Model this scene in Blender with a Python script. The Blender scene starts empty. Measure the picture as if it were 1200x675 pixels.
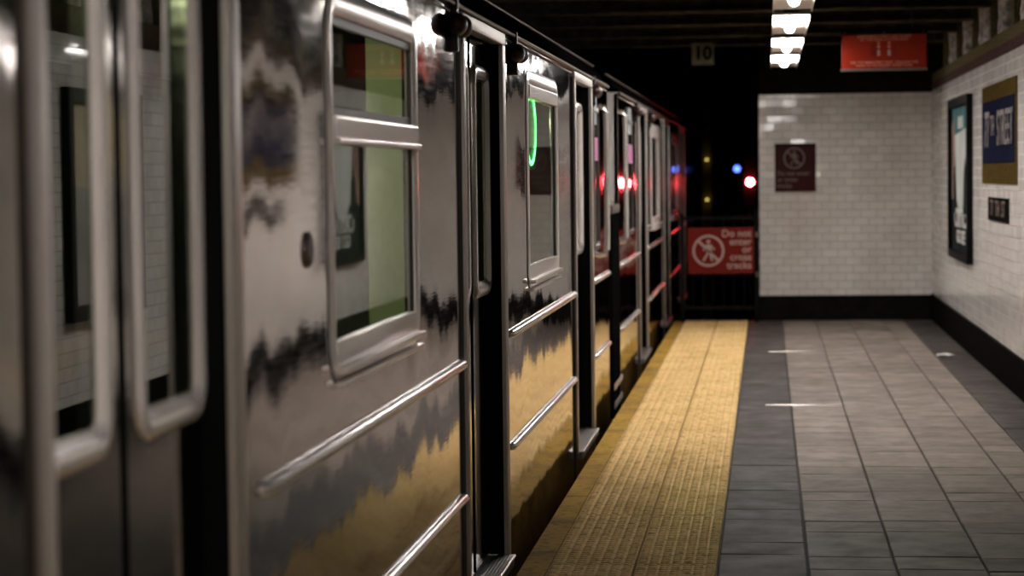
import bpy, bmesh, math, random
from mathutils import Vector, Matrix
random.seed(7)
C = bpy.context.scene.collection
S = bpy.context.scene
PI = math.pi

# ------------------------------------------------------------------ camera
cam = bpy.data.cameras.new('camera')
camo = bpy.data.objects.new('camera', cam)
C.objects.link(camo)
S.camera = camo
cam.sensor_width = 36.0
cam.lens = 2650 * 36 / 1200
cam.clip_start = 0.05
cam.clip_end = 300
camo.location = (0, 0, 1.45)
camo.matrix_world = (Matrix.Translation((0, 0, 1.45)) @ Matrix.Rotation(0.11281, 4, 'Z')
                     @ Matrix.Rotation(PI / 2 - 0.049357, 4, 'X') @ Matrix.Rotation(-0.012, 4, 'Z'))
cam.dof.use_dof = True
cam.dof.focus_distance = 8.8
cam.dof.aperture_fstop = 3.3
cam.dof.aperture_blades = 0

# ------------------------------------------------------------------ world, exposure
w = bpy.data.worlds.new('world')
S.world = w
w.use_nodes = True
w.node_tree.nodes['Background'].inputs[0].default_value = (0.55, 0.6, 0.7, 1)
w.node_tree.nodes['Background'].inputs[1].default_value = 0.0015
S.view_settings.view_transform = 'Standard'
S.view_settings.look = 'None'
S.view_settings.gamma = 1
S.view_settings.use_curve_mapping = False
S.view_settings.exposure = 2.05
TUBE = 55.0          # strength of the fluorescent tubes
WARM = (1.0, 0.945, 0.90, 1)
RED_SIGNAL = 120.0

# ------------------------------------------------------------------ dimensions (metres; y runs along the platform)
WX, EY = 1.60, 22.4       # right wall face, end wall face
TX = -1.0                 # side of the train
TOP = 2.235               # top of the white tiling

# ------------------------------------------------------------------ materials
def mat(name, base=(0.5, 0.5, 0.5), rough=0.5, metal=0.0, spec=0.5, emit=None, es=0.0, coat=0.0, aniso=0.0):
    m = bpy.data.materials.new(name)
    m.use_nodes = True
    b = m.node_tree.nodes['Principled BSDF']
    b.inputs['Base Color'].default_value = (*base, 1)
    b.inputs['Roughness'].default_value = rough
    b.inputs['Metallic'].default_value = metal
    b.inputs['Specular IOR Level'].default_value = spec
    b.inputs['Coat Weight'].default_value = coat
    b.inputs['Anisotropic'].default_value = aniso
    if emit:
        b.inputs['Emission Color'].default_value = (*emit, 1)
        b.inputs['Emission Strength'].default_value = es
    return m

class NT:
    def __init__(s, m):
        s.t = m.node_tree
        s.b = s.t.nodes.get('Principled BSDF')
    def n(s, typ, **kw):
        nd = s.t.nodes.new(typ)
        for k, v in kw.items():
            if k == 'ins':
                for i, val in v.items():
                    if isinstance(val, bpy.types.NodeSocket):
                        s.t.links.new(val, nd.inputs[i])
                    else:
                        nd.inputs[i].default_value = val
            else:
                setattr(nd, k, v)
        return nd
    def link(s, a, b):
        s.t.links.new(a, b)
    def pos(s):
        return s.n('ShaderNodeNewGeometry').outputs['Position']
    def mapped(s, scale, src=None, loc=(0, 0, 0)):
        return s.n('ShaderNodeMapping', ins={0: src or s.pos(), 1: loc, 3: scale}).outputs[0]
    def noise(s, scale, vec=None, detail=3, rough=0.5):
        return s.n('ShaderNodeTexNoise', ins={'Vector': vec or s.pos(), 'Scale': scale, 'Detail': detail, 'Roughness': rough}).outputs[0]
    def ramp(s, fac, stops):
        r = s.n('ShaderNodeValToRGB', ins={0: fac})
        e = r.color_ramp.elements
        while len(e) < len(stops):
            e.new(0.5)
        for el, (p, c) in zip(e, stops):
            el.position = p
            el.color = (*c, 1) if len(c) == 3 else c
        return r.outputs[0]
    def bump(s, h, strength, dist, prev=None):
        ins = {'Strength': strength, 'Distance': dist, 'Height': h}
        b = s.n('ShaderNodeBump', ins=ins)
        if prev:
            s.link(prev, b.inputs['Normal'])
        return b.outputs[0]
    def math(s, op, a, b=0.0, c=0.0):
        return s.n('ShaderNodeMath', operation=op, ins={0: a, 1: b, 2: c}).outputs[0]
    def mix(s, f, a, b, bt='MIX'):
        return s.n('ShaderNodeMix', data_type='RGBA', blend_type=bt, ins={0: f, 6: a, 7: b}).outputs[2]

def tilt_normal(t, tilts):
    """normal leaned by small amounts: tilts = [(direction, socket)]"""
    v = t.n('ShaderNodeNewGeometry').outputs['Normal']
    for d, sock in tilts:
        sc = t.n('ShaderNodeVectorMath', operation='SCALE', ins={0: d})
        t.link(sock, sc.inputs['Scale'])
        v = t.n('ShaderNodeVectorMath', operation='ADD', ins={0: v, 1: sc.outputs[0]}).outputs[0]
    return t.n('ShaderNodeVectorMath', operation='NORMALIZE', ins={0: v}).outputs[0]

def steel_mat(name, base=(0.43, 0.39, 0.37), rough=0.062, wav=1.0, aniso=0.8):
    m = mat(name, base, rough, 1.0, aniso=aniso)
    t = NT(m)
    # rolled sheet: leans up and down in narrow vertical bands, hardly sideways
    a = t.math('MULTIPLY', t.math('SUBTRACT', t.noise(1.0, t.mapped((1, 4.2, 0.8)), 2, 0.5), 0.5), 0.15 * wav)
    b = t.math('MULTIPLY', t.math('SUBTRACT', t.noise(1.0, t.mapped((1, 1.6, 0.6)), 1), 0.5), 0.07 * wav)
    c = t.math('MULTIPLY', t.math('SUBTRACT', t.noise(1.0, t.mapped((1, 2.2, 1.2), loc=(3, 5, 7)), 1), 0.5), 0.012 * wav)
    g = t.math('MULTIPLY', t.math('SUBTRACT', t.noise(1.0, t.mapped((1, 9.0, 260.0)), 2), 0.5), 0.05)
    t.link(tilt_normal(t, [((0, 0, 1), t.math('ADD', t.math('ADD', a, b), g)), ((0, 1, 0), c)]), t.b.inputs['Normal'])
    tang = t.n('ShaderNodeTangent', direction_type='UV_MAP', uv_map='grain')
    t.link(tang.outputs[0], t.b.inputs['Tangent'])
    st = t.noise(1.0, t.mapped((1, 5, 90)), 3)
    t.link(t.n('ShaderNodeMapRange', ins={0: st, 1: 0.3, 2: 0.7, 3: rough - 0.02, 4: rough + 0.02}).outputs[0], t.b.inputs['Roughness'])
    dirt = t.noise(1.0, t.mapped((1, 2.0, 5.0)), 5, 0.6)
    c = t.ramp(dirt, [(0.35, tuple(x * 0.86 for x in base)), (0.7, tuple(min(1, x * 1.06) for x in base))])
    t.link(c, t.b.inputs['Base Color'])
    return m

M = {}
M['steel'] = steel_mat('brushed_steel')
M['door_steel'] = steel_mat('door_steel', (0.26, 0.235, 0.215), 0.09, 0.6, 0.8)
M['trim_steel'] = mat('bright_trim_steel', (0.38, 0.34, 0.31), 0.42, 0.7)
M['rail_steel'] = mat('rub_rail_steel', (0.66, 0.62, 0.585), 0.25, 0.75)
M['window_metal'] = mat('window_aluminium', (0.80, 0.745, 0.715), 0.28, 0.5)
M['door_frame_metal'] = mat('door_frame_aluminium', (0.70, 0.65, 0.62), 0.24, 0.7)
M['worn_steel'] = mat('worn_threshold_steel', (0.3, 0.28, 0.27), 0.38, 1.0)
t = NT(M['worn_steel']); t.link(t.bump(t.noise(30, None, 4), 0.6, 0.004), t.b.inputs['Normal'])
M['grey_paint'] = mat('grey_end_paint', (0.52, 0.50, 0.48), 0.45)
M['black_rubber'] = mat('black_rubber', (0.004, 0.004, 0.004), 0.9, spec=0.0)
M['gasket'] = mat('window_gasket', (0.03, 0.022, 0.017), 0.45)
M['dark_metal'] = mat('dark_metal', (0.014, 0.013, 0.012), 0.5, 0.3)
M['roof_metal'] = mat('dirty_roof_metal', (0.004, 0.0036, 0.0033), 0.9, 0.0, 0.0)
t = NT(M['roof_metal']); t.link(t.bump(t.noise(14, None, 4), 0.5, 0.004), t.b.inputs['Normal'])
M['gutter'] = mat('roof_gutter_metal', (0.20, 0.175, 0.155), 0.36, 1.0)
M['interior_dark'] = mat('interior_dark', (0.03, 0.032, 0.03), 0.5)
M['interior_panel'] = mat('interior_cream_panel', (0.60, 0.60, 0.38), 0.5)
M['lens_amber'] = mat('dark_indicator_lens', (0.03, 0.006, 0.005), 0.35)
M['black'] = mat('black_frame', (0.004, 0.004, 0.004), 0.6, spec=0.06)
M['white_paint'] = mat('tray_enamel', (0.78, 0.72, 0.67), 0.7, spec=0.05)
M['lamp_tube'] = mat('glowing_tube', (0.9, 0.9, 0.9), 0.4, emit=WARM[:3], es=11.0)
M['lamp_diffuser'] = mat('glowing_diffuser', (0.9, 0.9, 0.9), 0.4, emit=WARM[:3], es=TUBE * 0.42)

def glass_mat(name, tint, refl_ior, rough=0.0):
    m = bpy.data.materials.new(name)
    m.use_nodes = True
    t = NT(m)
    nt = m.node_tree
    nt.nodes.remove(t.b)
    out = nt.nodes['Material Output']
    tr = t.n('ShaderNodeBsdfTransparent', ins={0: (*tint, 1)})
    gl = t.n('ShaderNodeBsdfGlossy', ins={0: (0.93, 0.96, 0.93, 1), 1: rough})
    fr = t.n('ShaderNodeFresnel', ins={0: refl_ior})
    bf = t.n('ShaderNodeNewGeometry').outputs['Backfacing']
    fac = t.math('MULTIPLY', fr.outputs[0], t.math('SUBTRACT', 1.0, bf))
    mx = t.n('ShaderNodeMixShader', ins={0: fac, 1: tr.outputs[0], 2: gl.outputs[0]})
    t.link(mx.outputs[0], out.inputs[0])
    return m
M['glass'] = glass_mat('tinted_window_glass', (0.84, 0.89, 0.76), 1.75, 0.012)

# white glazed wall tiles
def tile_mat(name, axis, rgh, tilt, tint, bw=0.152, bh=0.0775):
    m = mat(name, (0.78, 0.75, 0.72), rgh)
    t = NT(m)
    sx = t.n('ShaderNodeSeparateXYZ', ins={0: t.pos()})
    u = sx.outputs[axis]
    v = sx.outputs[2]
    cb = t.n('ShaderNodeCombineXYZ', ins={0: u, 1: v})
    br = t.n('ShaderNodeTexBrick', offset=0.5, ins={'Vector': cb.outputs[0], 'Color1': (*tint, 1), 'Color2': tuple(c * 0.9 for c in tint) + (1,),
             'Mortar': (0.40, 0.37, 0.34, 1), 'Scale': 1.0, 'Mortar Size': 0.0045, 'Mortar Smooth': 0.3, 'Bias': -0.2,
             'Brick Width': bw, 'Row Height': bh})
    grime = t.noise(1.0, t.mapped((2.0, 2.0, 1.2)), 5, 0.6)
    g = t.ramp(grime, [(0.3, (0.80, 0.77, 0.74)), (0.65, (1, 1, 1))])
    t.link(t.mix(1.0, br.outputs[0], g, 'MULTIPLY'), t.b.inputs['Base Color'])
    # every glazed tile sits at its own slight tilt
    rn = t.n('ShaderNodeTexBrick', offset=0.5, ins={'Vector': cb.outputs[0], 'Color1': (0, 0, 0, 1), 'Color2': (1, 1, 1, 1),
             'Mortar': (0.5, 0.5, 0.5, 1), 'Scale': 1.0, 'Mortar Size': 0.0045, 'Mortar Smooth': 0.3, 'Bias': 0.0,
             'Brick Width': bw, 'Row Height': bh}).outputs[0]
    r1 = t.math('MULTIPLY', t.math('SUBTRACT', rn, 0.5), tilt)
    r2 = t.math('MULTIPLY', t.math('SUBTRACT', t.math('FRACT', t.math('MULTIPLY', rn, 17.3)), 0.5), tilt * 1.6)
    hor = (0, 1, 0) if axis == 1 else (1, 0, 0)
    nrm = tilt_normal(t, [(hor, r1), ((0, 0, 1), r2)])
    inv = t.math('SUBTRACT', 1.0, br.outputs[1])
    b = t.bump(inv, 0.6, 0.003, nrm)
    t.link(b, t.b.inputs['Normal'])
    t.link(t.math('MULTIPLY_ADD', br.outputs[1], 0.5, rgh), t.b.inputs['Roughness'])
    return m
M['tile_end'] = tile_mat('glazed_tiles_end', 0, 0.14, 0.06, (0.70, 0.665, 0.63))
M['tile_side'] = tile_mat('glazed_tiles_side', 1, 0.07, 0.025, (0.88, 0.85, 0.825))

def rough_mat(name, c1, c2, scale, rough=0.8, bump=0.004, metal=0.0):
    m = mat(name, c1, rough, metal, spec=(0.0 if max(c1) < 0.055 else 0.12))
    t = NT(m)
    n = t.noise(scale, None, 6, 0.62)
    t.link(t.ramp(n, [(0.32, c1), (0.68, c2)]), t.b.inputs['Base Color'])
    t.link(t.bump(n, 0.7, bump), t.b.inputs['Normal'])
    return m
M['soot'] = rough_mat('sooty_concrete', (0.004, 0.0038, 0.0034), (0.012, 0.011, 0.0095), 5)
M['dark_brown'] = rough_mat('dark_brown_paint', (0.006, 0.0055, 0.004), (0.014, 0.012, 0.008), 7, 0.6)
M['beam_paint'] = rough_mat('beam_paint', (0.03, 0.025, 0.018), (0.10, 0.083, 0.06), 9, 0.5, 0.003)
M['ballast'] = rough_mat('track_ballast', (0.008, 0.008, 0.008), (0.022, 0.02, 0.018), 14, 0.9, 0.02)
M['baseboard'] = rough_mat('black_base_tile', (0.005, 0.0045, 0.004), (0.011, 0.0095, 0.0085), 10, 0.5, 0.001)
M['column_concrete'] = rough_mat('mottled_concrete', (0.08, 0.07, 0.06), (0.75, 0.68, 0.61), 16, 0.5, 0.01)
M['olive_tile'] = rough_mat('olive_mosaic', (0.05, 0.040, 0.020), (0.12, 0.098, 0.052), 40, 0.35, 0.003)
M['mauve_tile'] = rough_mat('mauve_mosaic', (0.03, 0.018, 0.016), (0.085, 0.052, 0.046), 36, 0.35, 0.003)
M['paper'] = mat('white_paper', (0.8, 0.78, 0.75), 0.7)

def floor_tile(name, a, b):
    m = mat(name, a, 0.42, spec=0.08)
    t = NT(m)
    isl = t.n('ShaderNodeNewGeometry').outputs['Random Per Island']
    base = t.mix(isl, (*a, 1), (*b, 1))
    n = t.noise(5, None, 7, 0.65)
    sp = t.ramp(n, [(0.33, (0.62, 0.60, 0.58)), (0.62, (1, 1, 1))])
    t.link(t.mix(1.0, base, sp, 'MULTIPLY'), t.b.inputs['Base Color'])
    f = t.noise(60, None, 4, 0.6)
    t.link(t.bump(f, 0.35, 0.002), t.b.inputs['Normal'])
    t.link(t.n('ShaderNodeMapRange', ins={0: n, 1: 0.3, 2: 0.7, 3: 0.75, 4: 0.6}).outputs[0], t.b.inputs['Roughness'])
    return m
M['floor_light'] = floor_tile('warm_grey_paver', (0.19, 0.158, 0.134), (0.265, 0.224, 0.192))
M['floor_dark'] = floor_tile('slate_border_paver', (0.062, 0.053, 0.050), (0.088, 0.077, 0.073))
M['grout'] = mat('floor_grout', (0.02, 0.018, 0.017), 0.9)

def yellow_mat(name, a, b, dirt):
    m = mat(name, a, 0.8, spec=0.05)
    t = NT(m)
    n = t.noise(3.0, None, 7, 0.65)
    n2 = t.noise(22.0, None, 5, 0.7)
    c = t.ramp(n, [(0.3, b), (0.6, a)])
    d = t.ramp(n2, [(0.28, (dirt, dirt * 0.9, dirt * 0.8)), (0.5, (1, 1, 1))])
    t.link(t.mix(1.0, c, d, 'MULTIPLY'), t.b.inputs['Base Color'])
    t.link(t.bump(n2, 0.5, 0.0015), t.b.inputs['Normal'])
    return m
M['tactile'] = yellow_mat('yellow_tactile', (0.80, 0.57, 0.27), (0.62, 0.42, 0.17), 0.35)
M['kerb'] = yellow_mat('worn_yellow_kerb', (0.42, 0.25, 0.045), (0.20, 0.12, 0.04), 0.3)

# ------------------------------------------------------------------ mesh helpers
def tag(o, label=None, cat=None, group=None, kind=None):
    if label: o['label'] = label
    if cat: o['category'] = cat
    if group: o['group'] = group
    if kind: o['kind'] = kind
    return o

def empty(name, loc, label=None, cat=None, group=None, rz=0):
    o = bpy.data.objects.new(name, None)
    C.objects.link(o)
    o.location = loc
    o.rotation_euler = (0, 0, rz)
    o.empty_display_size = 0.1
    return tag(o, label, cat, group)

def world_loc(o):
    v = Vector((0, 0, 0))
    while o:
        v += Vector(o.location)
        o = o.parent
    return v

def obj(name, bm, material, parent=None, smooth=False, origin=None):
    """links a bmesh given in world coordinates; the origin goes to the parent's place"""
    base = world_loc(parent) if parent else Vector(origin or (0, 0, 0))
    bmesh.ops.translate(bm, verts=bm.verts, vec=-base)
    me = bpy.data.meshes.new(name)
    m0 = material[0] if isinstance(material, (list, tuple)) else material
    if m0.name.endswith('_steel') and name in ('side_panel', 'door_leaf'):
        uv = bm.loops.layers.uv.new('grain')
        for f in bm.faces:
            for lp in f.loops:
                lp[uv].uv = (lp.vert.co.z, lp.vert.co.y + lp.vert.co.x)
    bm.to_mesh(me)
    bm.free()
    mats = material if isinstance(material, (list, tuple)) else [material]
    for mm in mats:
        me.materials.append(mm)
    if smooth:
        for p in me.polygons:
            p.use_smooth = True
        try:
            me.set_sharp_from_angle(angle=math.radians(35))
        except Exception:
            pass
    o = bpy.data.objects.new(name, me)
    C.objects.link(o)
    if parent:
        o.parent = parent
    elif origin:
        o.location = origin
    return o

def box(bm, x0, x1, y0, y1, z0, z1, bev=0.0, mi=0):
    vs = [bm.verts.new(p) for p in [(x0, y0, z0), (x1, y0, z0), (x1, y1, z0), (x0, y1, z0), (x0, y0, z1), (x1, y0, z1), (x1, y1, z1), (x0, y1, z1)]]
    fs = []
    for q in [(0, 3, 2, 1), (4, 5, 6, 7), (0, 1, 5, 4), (1, 2, 6, 5), (2, 3, 7, 6), (3, 0, 4, 7)]:
        f = bm.faces.new([vs[i] for i in q])
        f.material_index = mi
        fs.append(f)
    if bev > 0:
        es = set(e for f in fs for e in f.edges)
        r = bmesh.ops.bevel(bm, geom=list(es), offset=bev, segments=2, affect='EDGES', profile=0.6)
        for f in r['faces']:
            f.material_index = mi
    return vs

def NB():
    return bmesh.new()

def bx(*a, bev=0.0):
    bm = NB()
    box(bm, *a, bev=bev)
    return bm

def tube(bm, pts, r, seg=12, cap=True, mi=0):
    pts = [Vector(p) for p in pts]
    rings = []
    for i, p in enumerate(pts):
        d = (pts[min(i + 1, len(pts) - 1)] - pts[max(i - 1, 0)]).normalized()
        up = Vector((0, 0, 1)) if abs(d.z) < 0.9 else Vector((0, 1, 0))
        a = d.cross(up).normalized()
        b = a.cross(d)
        rr = r[i] if isinstance(r, (list, tuple)) else r
        rings.append([bm.verts.new(p + rr * (math.cos(2 * PI * k / seg) * a + math.sin(2 * PI * k / seg) * b)) for k in range(seg)])
    for i in range(len(rings) - 1):
        for k in range(seg):
            f = bm.faces.new([rings[i][k], rings[i][(k + 1) % seg], rings[i + 1][(k + 1) % seg], rings[i + 1][k]])
            f.material_index = mi
    if cap:
        bm.faces.new(list(reversed(rings[0]))).material_index = mi
        bm.faces.new(rings[-1]).material_index = mi

def rrect(y0, y1, z0, z1, r, seg=6):
    """rounded rectangle in (y,z) with outward normals"""
    out = []
    for cy, cz, a0 in [(y1 - r, z1 - r, 0), (y0 + r, z1 - r, PI / 2), (y0 + r, z0 + r, PI), (y1 - r, z0 + r, 1.5 * PI)]:
        for k in range(seg + 1):
            a = a0 + PI / 2 * k / seg
            out.append((cy + r * math.cos(a), cz + r * math.sin(a), math.cos(a), math.sin(a)))
    return out

def frame_bm(x, y0, y1, z0, z1, r, profile):
    """sweeps profile [(outward offset, height towards +x)] round a rounded rectangle standing in the plane X=x"""
    bm = NB()
    path = rrect(y0, y1, z0, z1, r)
    rings = []
    for (y, z, ny, nz) in path:
        rings.append([bm.verts.new((x + h, y + ny * o, z + nz * o)) for (o, h) in profile])
    n = len(rings)
    m = len(profile)
    for i in range(n):
        for k in range(m):
            bm.faces.new([rings[i][k], rings[i][(k + 1) % m], rings[(i + 1) % n][(k + 1) % m], rings[(i + 1) % n][k]])
    bmesh.ops.recalc_face_normals(bm, faces=bm.faces)
    return bm

def plate_rr(x0, x1, y0, y1, z0, z1, r):
    bm = NB()
    p = rrect(y0, y1, z0, z1, r)
    a = [bm.verts.new((x0, q[0], q[1])) for q in p]
    b = [bm.verts.new((x1, q[0], q[1])) for q in p]
    bm.faces.new(a)
    bm.faces.new(list(reversed(b)))
    n = len(p)
    for i in range(n):
        bm.faces.new([a[i], b[i], b[(i + 1) % n], a[(i + 1) % n]])
    bmesh.ops.recalc_face_normals(bm, faces=bm.faces)
    return bm

def text_bm(s, size, depth=0.002, bold=0.0, align='CENTER'):
    cu = bpy.data.curves.new('lettering', 'FONT')
    cu.body = s
    cu.size = size
    cu.extrude = depth
    cu.offset = bold
    cu.align_x = align
    cu.align_y = 'CENTER'
    o = bpy.data.objects.new('lettering', cu)
    C.objects.link(o)
    dg = bpy.context.evaluated_depsgraph_get()
    dg.update()
    me = bpy.data.meshes.new_from_object(o.evaluated_get(dg))
    bm = NB()
    bm.from_mesh(me)
    bpy.data.objects.remove(o)
    bpy.data.curves.remove(cu)
    bpy.data.meshes.remove(me)
    return bm

def face_minus_y(bm, x, y, z, sx=1.0):
    """text laid in xy -> standing, read from -y"""
    bmesh.ops.transform(bm, verts=bm.verts, matrix=Matrix.Translation((x, y, z)) @ Matrix.Rotation(PI / 2, 4, 'X') @ Matrix.Diagonal((sx, 1, 1, 1)))
    return bm

def face_minus_x(bm, x, y, z, sx=1.0):
    """text read by somebody looking towards +x (letters run towards -y)"""
    bmesh.ops.transform(bm, verts=bm.verts, matrix=Matrix.Translation((x, y, z)) @ Matrix.Rotation(-PI / 2, 4, 'Z') @ Matrix.Rotation(PI / 2, 4, 'X') @ Matrix.Diagonal((sx, 1, 1, 1)))
    return bm

def join(bm, other):
    me = bpy.data.meshes.new('tmp')
    other.to_mesh(me)
    other.free()
    bm.from_mesh(me)
    bpy.data.meshes.remove(me)

def copy_tree(o, parent=None):
    c = o.copy()
    C.objects.link(c)
    if parent: c.parent = parent
    for ch in list(o.children):
        copy_tree(ch, c)
    return c

# ------------------------------------------------------------------ the setting
# floor: individual pavers set in grout
bm = NB()
box(bm, -0.192, WX, -2.0, EY, -0.30, -0.012, mi=0)
def pavers(x0, x1, mi, phase, tilt=0.0011):
    y = -2.0 + phase
    k = 0
    while y < EY - 0.02:
        L = (0.60, 0.28)[k % 2]
        y1 = min(y + L, EY - 0.002)
        g = 0.0042
        t0 = [random.uniform(-tilt, tilt) for _ in range(3)]
        vs = []
        for (px, py) in ((x0 + g, y + g), (x1 - g, y + g), (x1 - g, y1 - g), (x0 + g, y1 - g)):
            sx = (px - (x0 + x1) / 2) / (x1 - x0) * 2
            sy = (py - (y + y1) / 2) / (y1 - y) * 2
            vs.append((px, py, t0[0] * 0.6 + t0[1] * sx + t0[2] * sy))
        low = [bm.verts.new((a, b, -0.014)) for a, b, c in vs]
        e = 0.004
        mid = [bm.verts.new((a, b, c - 0.003)) for a, b, c in vs]
        cx, cy = (x0 + x1) / 2, (y + y1) / 2
        top = [bm.verts.new((a + (e if a < cx else -e), b + (e if b < cy else -e), c)) for a, b, c in vs]
        for A, B in ((low, mid), (mid, top)):
            for i in range(4):
                bm.faces.new([A[i], A[(i + 1) % 4], B[(i + 1) % 4], B[i]]).material_index = mi
        bm.faces.new(top).material_index = mi
        y = y1
        k += 1
pavers(-0.19, 0.14, 2, 0.33)
pavers(0.14, 0.462, 1, 0.0)
pavers(0.462, 0.786, 1, 0.02)
pavers(0.786, 1.11, 1, -0.015)
pavers(1.11, 1.31, 1, 0.01)
pavers(1.31, WX, 2, 0.2)
fl = obj('floor', bm, [M['grout'], M['floor_light'], M['floor_dark']])
tag(fl, kind='structure')

# track bed far below, tunnel shell
tag(obj('trim_1', bx(-6.0, -0.83, -2.0, 70, -1.5, -1.3), M['ballast']), 'black ballast track bed below the train', kind='structure')
tag(obj('trim_2', bx(-0.83, WX + 0.3, EY + 0.0, 70, -1.5, -1.3), M['ballast']), 'dark tunnel floor beyond the platform end', kind='structure')
bm = NB()
box(bm, -0.84, WX, -2.0, EY + 0.3, -1.3, -0.30)
tag(obj('trim_3', bm, M['soot']), 'sooty face below the platform edge', kind='structure')
tag(obj('wall_left', bx(-6.2, -6.0, -2.0, 70, -1.5, 3.4), M['soot']), kind='structure')
tag(obj('wall_far', bx(-6.2, 2.2, 70, 70.2, -1.5, 3.4), M['soot']), kind='structure')
tag(obj('wall_tunnel_right', bx(WX, WX + 0.2, EY + 0.3, 70, -1.5, 3.4), M['soot']), kind='structure')
tag(obj('wall_near', bx(-6.2, 2.2, -2.2, -2.0, -1.5, 3.4), M['soot']), kind='structure')
tag(obj('ceiling', bx(-6.2, 2.2, -2.2, 70.2, 3.02, 3.2), M['soot']), kind='structure')

# right wall: glazed tiles up to TOP, mosaic frieze, then an open bay above
wr = obj('wall_right', bx(WX, WX + 0.3, -2.0, EY + 0.3, 0, TOP), M['tile_side'])
tag(wr, kind='structure')
tag(obj('wall_right_bay', bx(WX + 0.27, WX + 0.5, -2.0, EY + 0.3, TOP, 3.02), M['soot']), kind='structure')
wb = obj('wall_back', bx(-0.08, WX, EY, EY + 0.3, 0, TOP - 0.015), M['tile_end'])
tag(wb, kind='structure')
tag(obj('trim_4', bx(-0.08, WX + 0.27, EY - 0.03, EY + 0.3, TOP - 0.015, 3.02), M['dark_brown']), 'dark brown painted lintel above the tiled end wall', kind='structure')
tag(obj('baseboard_right', bx(WX - 0.02, WX + 0.01, -2.0, EY, 0.0, 0.255, bev=0.006), M['baseboard']), kind='structure')
tag(obj('baseboard_back', bx(-0.085, WX - 0.02, EY - 0.02, EY + 0.01, 0.0, 0.245, bev=0.006), M['baseboard']), kind='structure')
tag(obj('trim_5', bx(WX - 0.012, WX + 0.28, -2.0, EY - 0.03, TOP, TOP + 0.07), M['mauve_tile']), 'mauve mosaic band along the top of the tiling', kind='structure')
tag(obj('trim_6', bx(WX - 0.004, WX + 0.28, -2.0, EY - 0.03, TOP + 0.07, TOP + 0.16), M['olive_tile']), 'olive mosaic band above the mauve band', kind='structure')

# kerb and tactile strips
bm = NB()
y = -2.0
while y < EY - 0.05:
    y1 = min(y + 1.52, EY)
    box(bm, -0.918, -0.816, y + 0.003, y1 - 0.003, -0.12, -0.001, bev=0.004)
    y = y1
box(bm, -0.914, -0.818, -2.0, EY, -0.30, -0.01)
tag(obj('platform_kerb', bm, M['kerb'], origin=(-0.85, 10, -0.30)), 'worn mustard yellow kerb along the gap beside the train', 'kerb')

def tactile(x0, x1, label):
    bm = NB()
    n = 7
    px = (x1 - x0) / n
    y = -2.0
    P = 0.0436
    prof = [(0.0175, 0.0), (0.0150, 0.0042), (0.0100, 0.0052)]
    seg = 8
    while y < EY - 0.1:
        y1 = min(y + 0.61, EY)
        dz = random.uniform(-0.0012, 0.0012)
        box(bm, x0 + 0.0015, x1 - 0.0015, y + 0.002, y1 - 0.002, -0.30 if False else -0.03, dz, bev=0.0)
        if y1 > 3.5:
            k = 0
            while y + P * (k + 0.5) < y1 - 0.01:
                cy = y + P * (k + 0.5)
                for i in range(n):
                    cx = x0 + px * (i + 0.5)
                    rings = []
                    for rr, h in prof:
                        rings.append([bm.verts.new((cx + rr * math.cos(2 * PI * a / seg), cy + rr * math.sin(2 * PI * a / seg), dz + h)) for a in range(seg)])
                    for A, B in zip(rings, rings[1:]):
                        for a in range(seg):
                            bm.faces.new([A[a], A[(a + 1) % seg], B[(a + 1) % seg], B[a]])
                    bm.faces.new(rings[-1])
                k += 1
        y = y1
    box(bm, x0, x1, -2.0, EY, -0.30, -0.03)
    return tag(obj('tactile_strip', bm, M['tactile'], origin=((x0 + x1) / 2, 10, -0.30)), label, 'tactile paving')
tactile(-0.812, -0.5, 'yellow domed tactile paving strip next to the platform kerb')
tactile(-0.493, -0.196, 'yellow domed tactile paving strip next to the dark floor pavers')
# dark end slab with the gate sill behind the tactile strip
tag(obj('trim_7', bx(-0.95, -0.08, EY, EY + 0.3, -0.30, -0.02, bev=0.01), M['soot']), 'sooty concrete edge at the end of the platform', kind='structure')

# pilasters in the bay above the right wall, one under each ceiling beam
BEAM_Y = [15.1 + 1.46 * k for k in range(-10, 5)]
def make_pilaster(y):
    root = empty('wall_pilaster', (WX + 0.08, y, TOP + 0.16), 'olive tiled pilaster with mottled concrete side in the open bay above the white wall', 'pilaster', 'pilasters above the right wall')
    obj('face', bx(WX + 0.0, WX + 0.10, y - 0.02, y + 0.06, TOP + 0.16, 3.015, bev=0.006), M['olive_tile'], root)
    bm = NB()
    seg = 14
    z0, z1 = TOP + 0.16, 3.0
    nz = 8
    rings = []
    for j in range(nz + 1):
        z = z0 + (z1 - z0) * j / nz
        rr = 0.085 + 0.006 * math.sin(j * 2.1)
        rings.append([bm.verts.new((WX + 0.125 + rr * math.cos(a * 2 * PI / seg) * 0.95, y - 0.06 + rr * math.sin(a * 2 * PI / seg) * 1.2, z)) for a in range(seg)])
    for A, B in zip(rings, rings[1:]):
        for a in range(seg):
            bm.faces.new([A[a], A[(a + 1) % seg], B[(a + 1) % seg], B[a]])
    obj('concrete_core', bm, M['column_concrete'], root, smooth=True)
    return root
p0 = make_pilaster(BEAM_Y[0])
for y in BEAM_Y[1:]:
    c = copy_tree(p0)
    c.location.y = y

def make_beam(y):
    root = empty('ceiling_beam', (0, y, 2.62), 'dark painted steel cross beam under the station ceiling', 'beam', 'cross beams under the ceiling')
    bm = NB()
    x0, x1 = -5.9, WX - 0.005
    box(bm, x0, x1, y - 0.075, y + 0.075, 2.62, 2.637)
    box(bm, x0, x1, y - 0.007, y + 0.007, 2.637, 3.0)
    box(bm, x0, x1, y - 0.075, y + 0.075, 3.0, 3.019)
    obj('i_beam', bm, M['beam_paint'], root)
    return root
b0 = make_beam(BEAM_Y[0])
for y in BEAM_Y[1:]:
    c = copy_tree(b0)
    c.location.y = y

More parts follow.
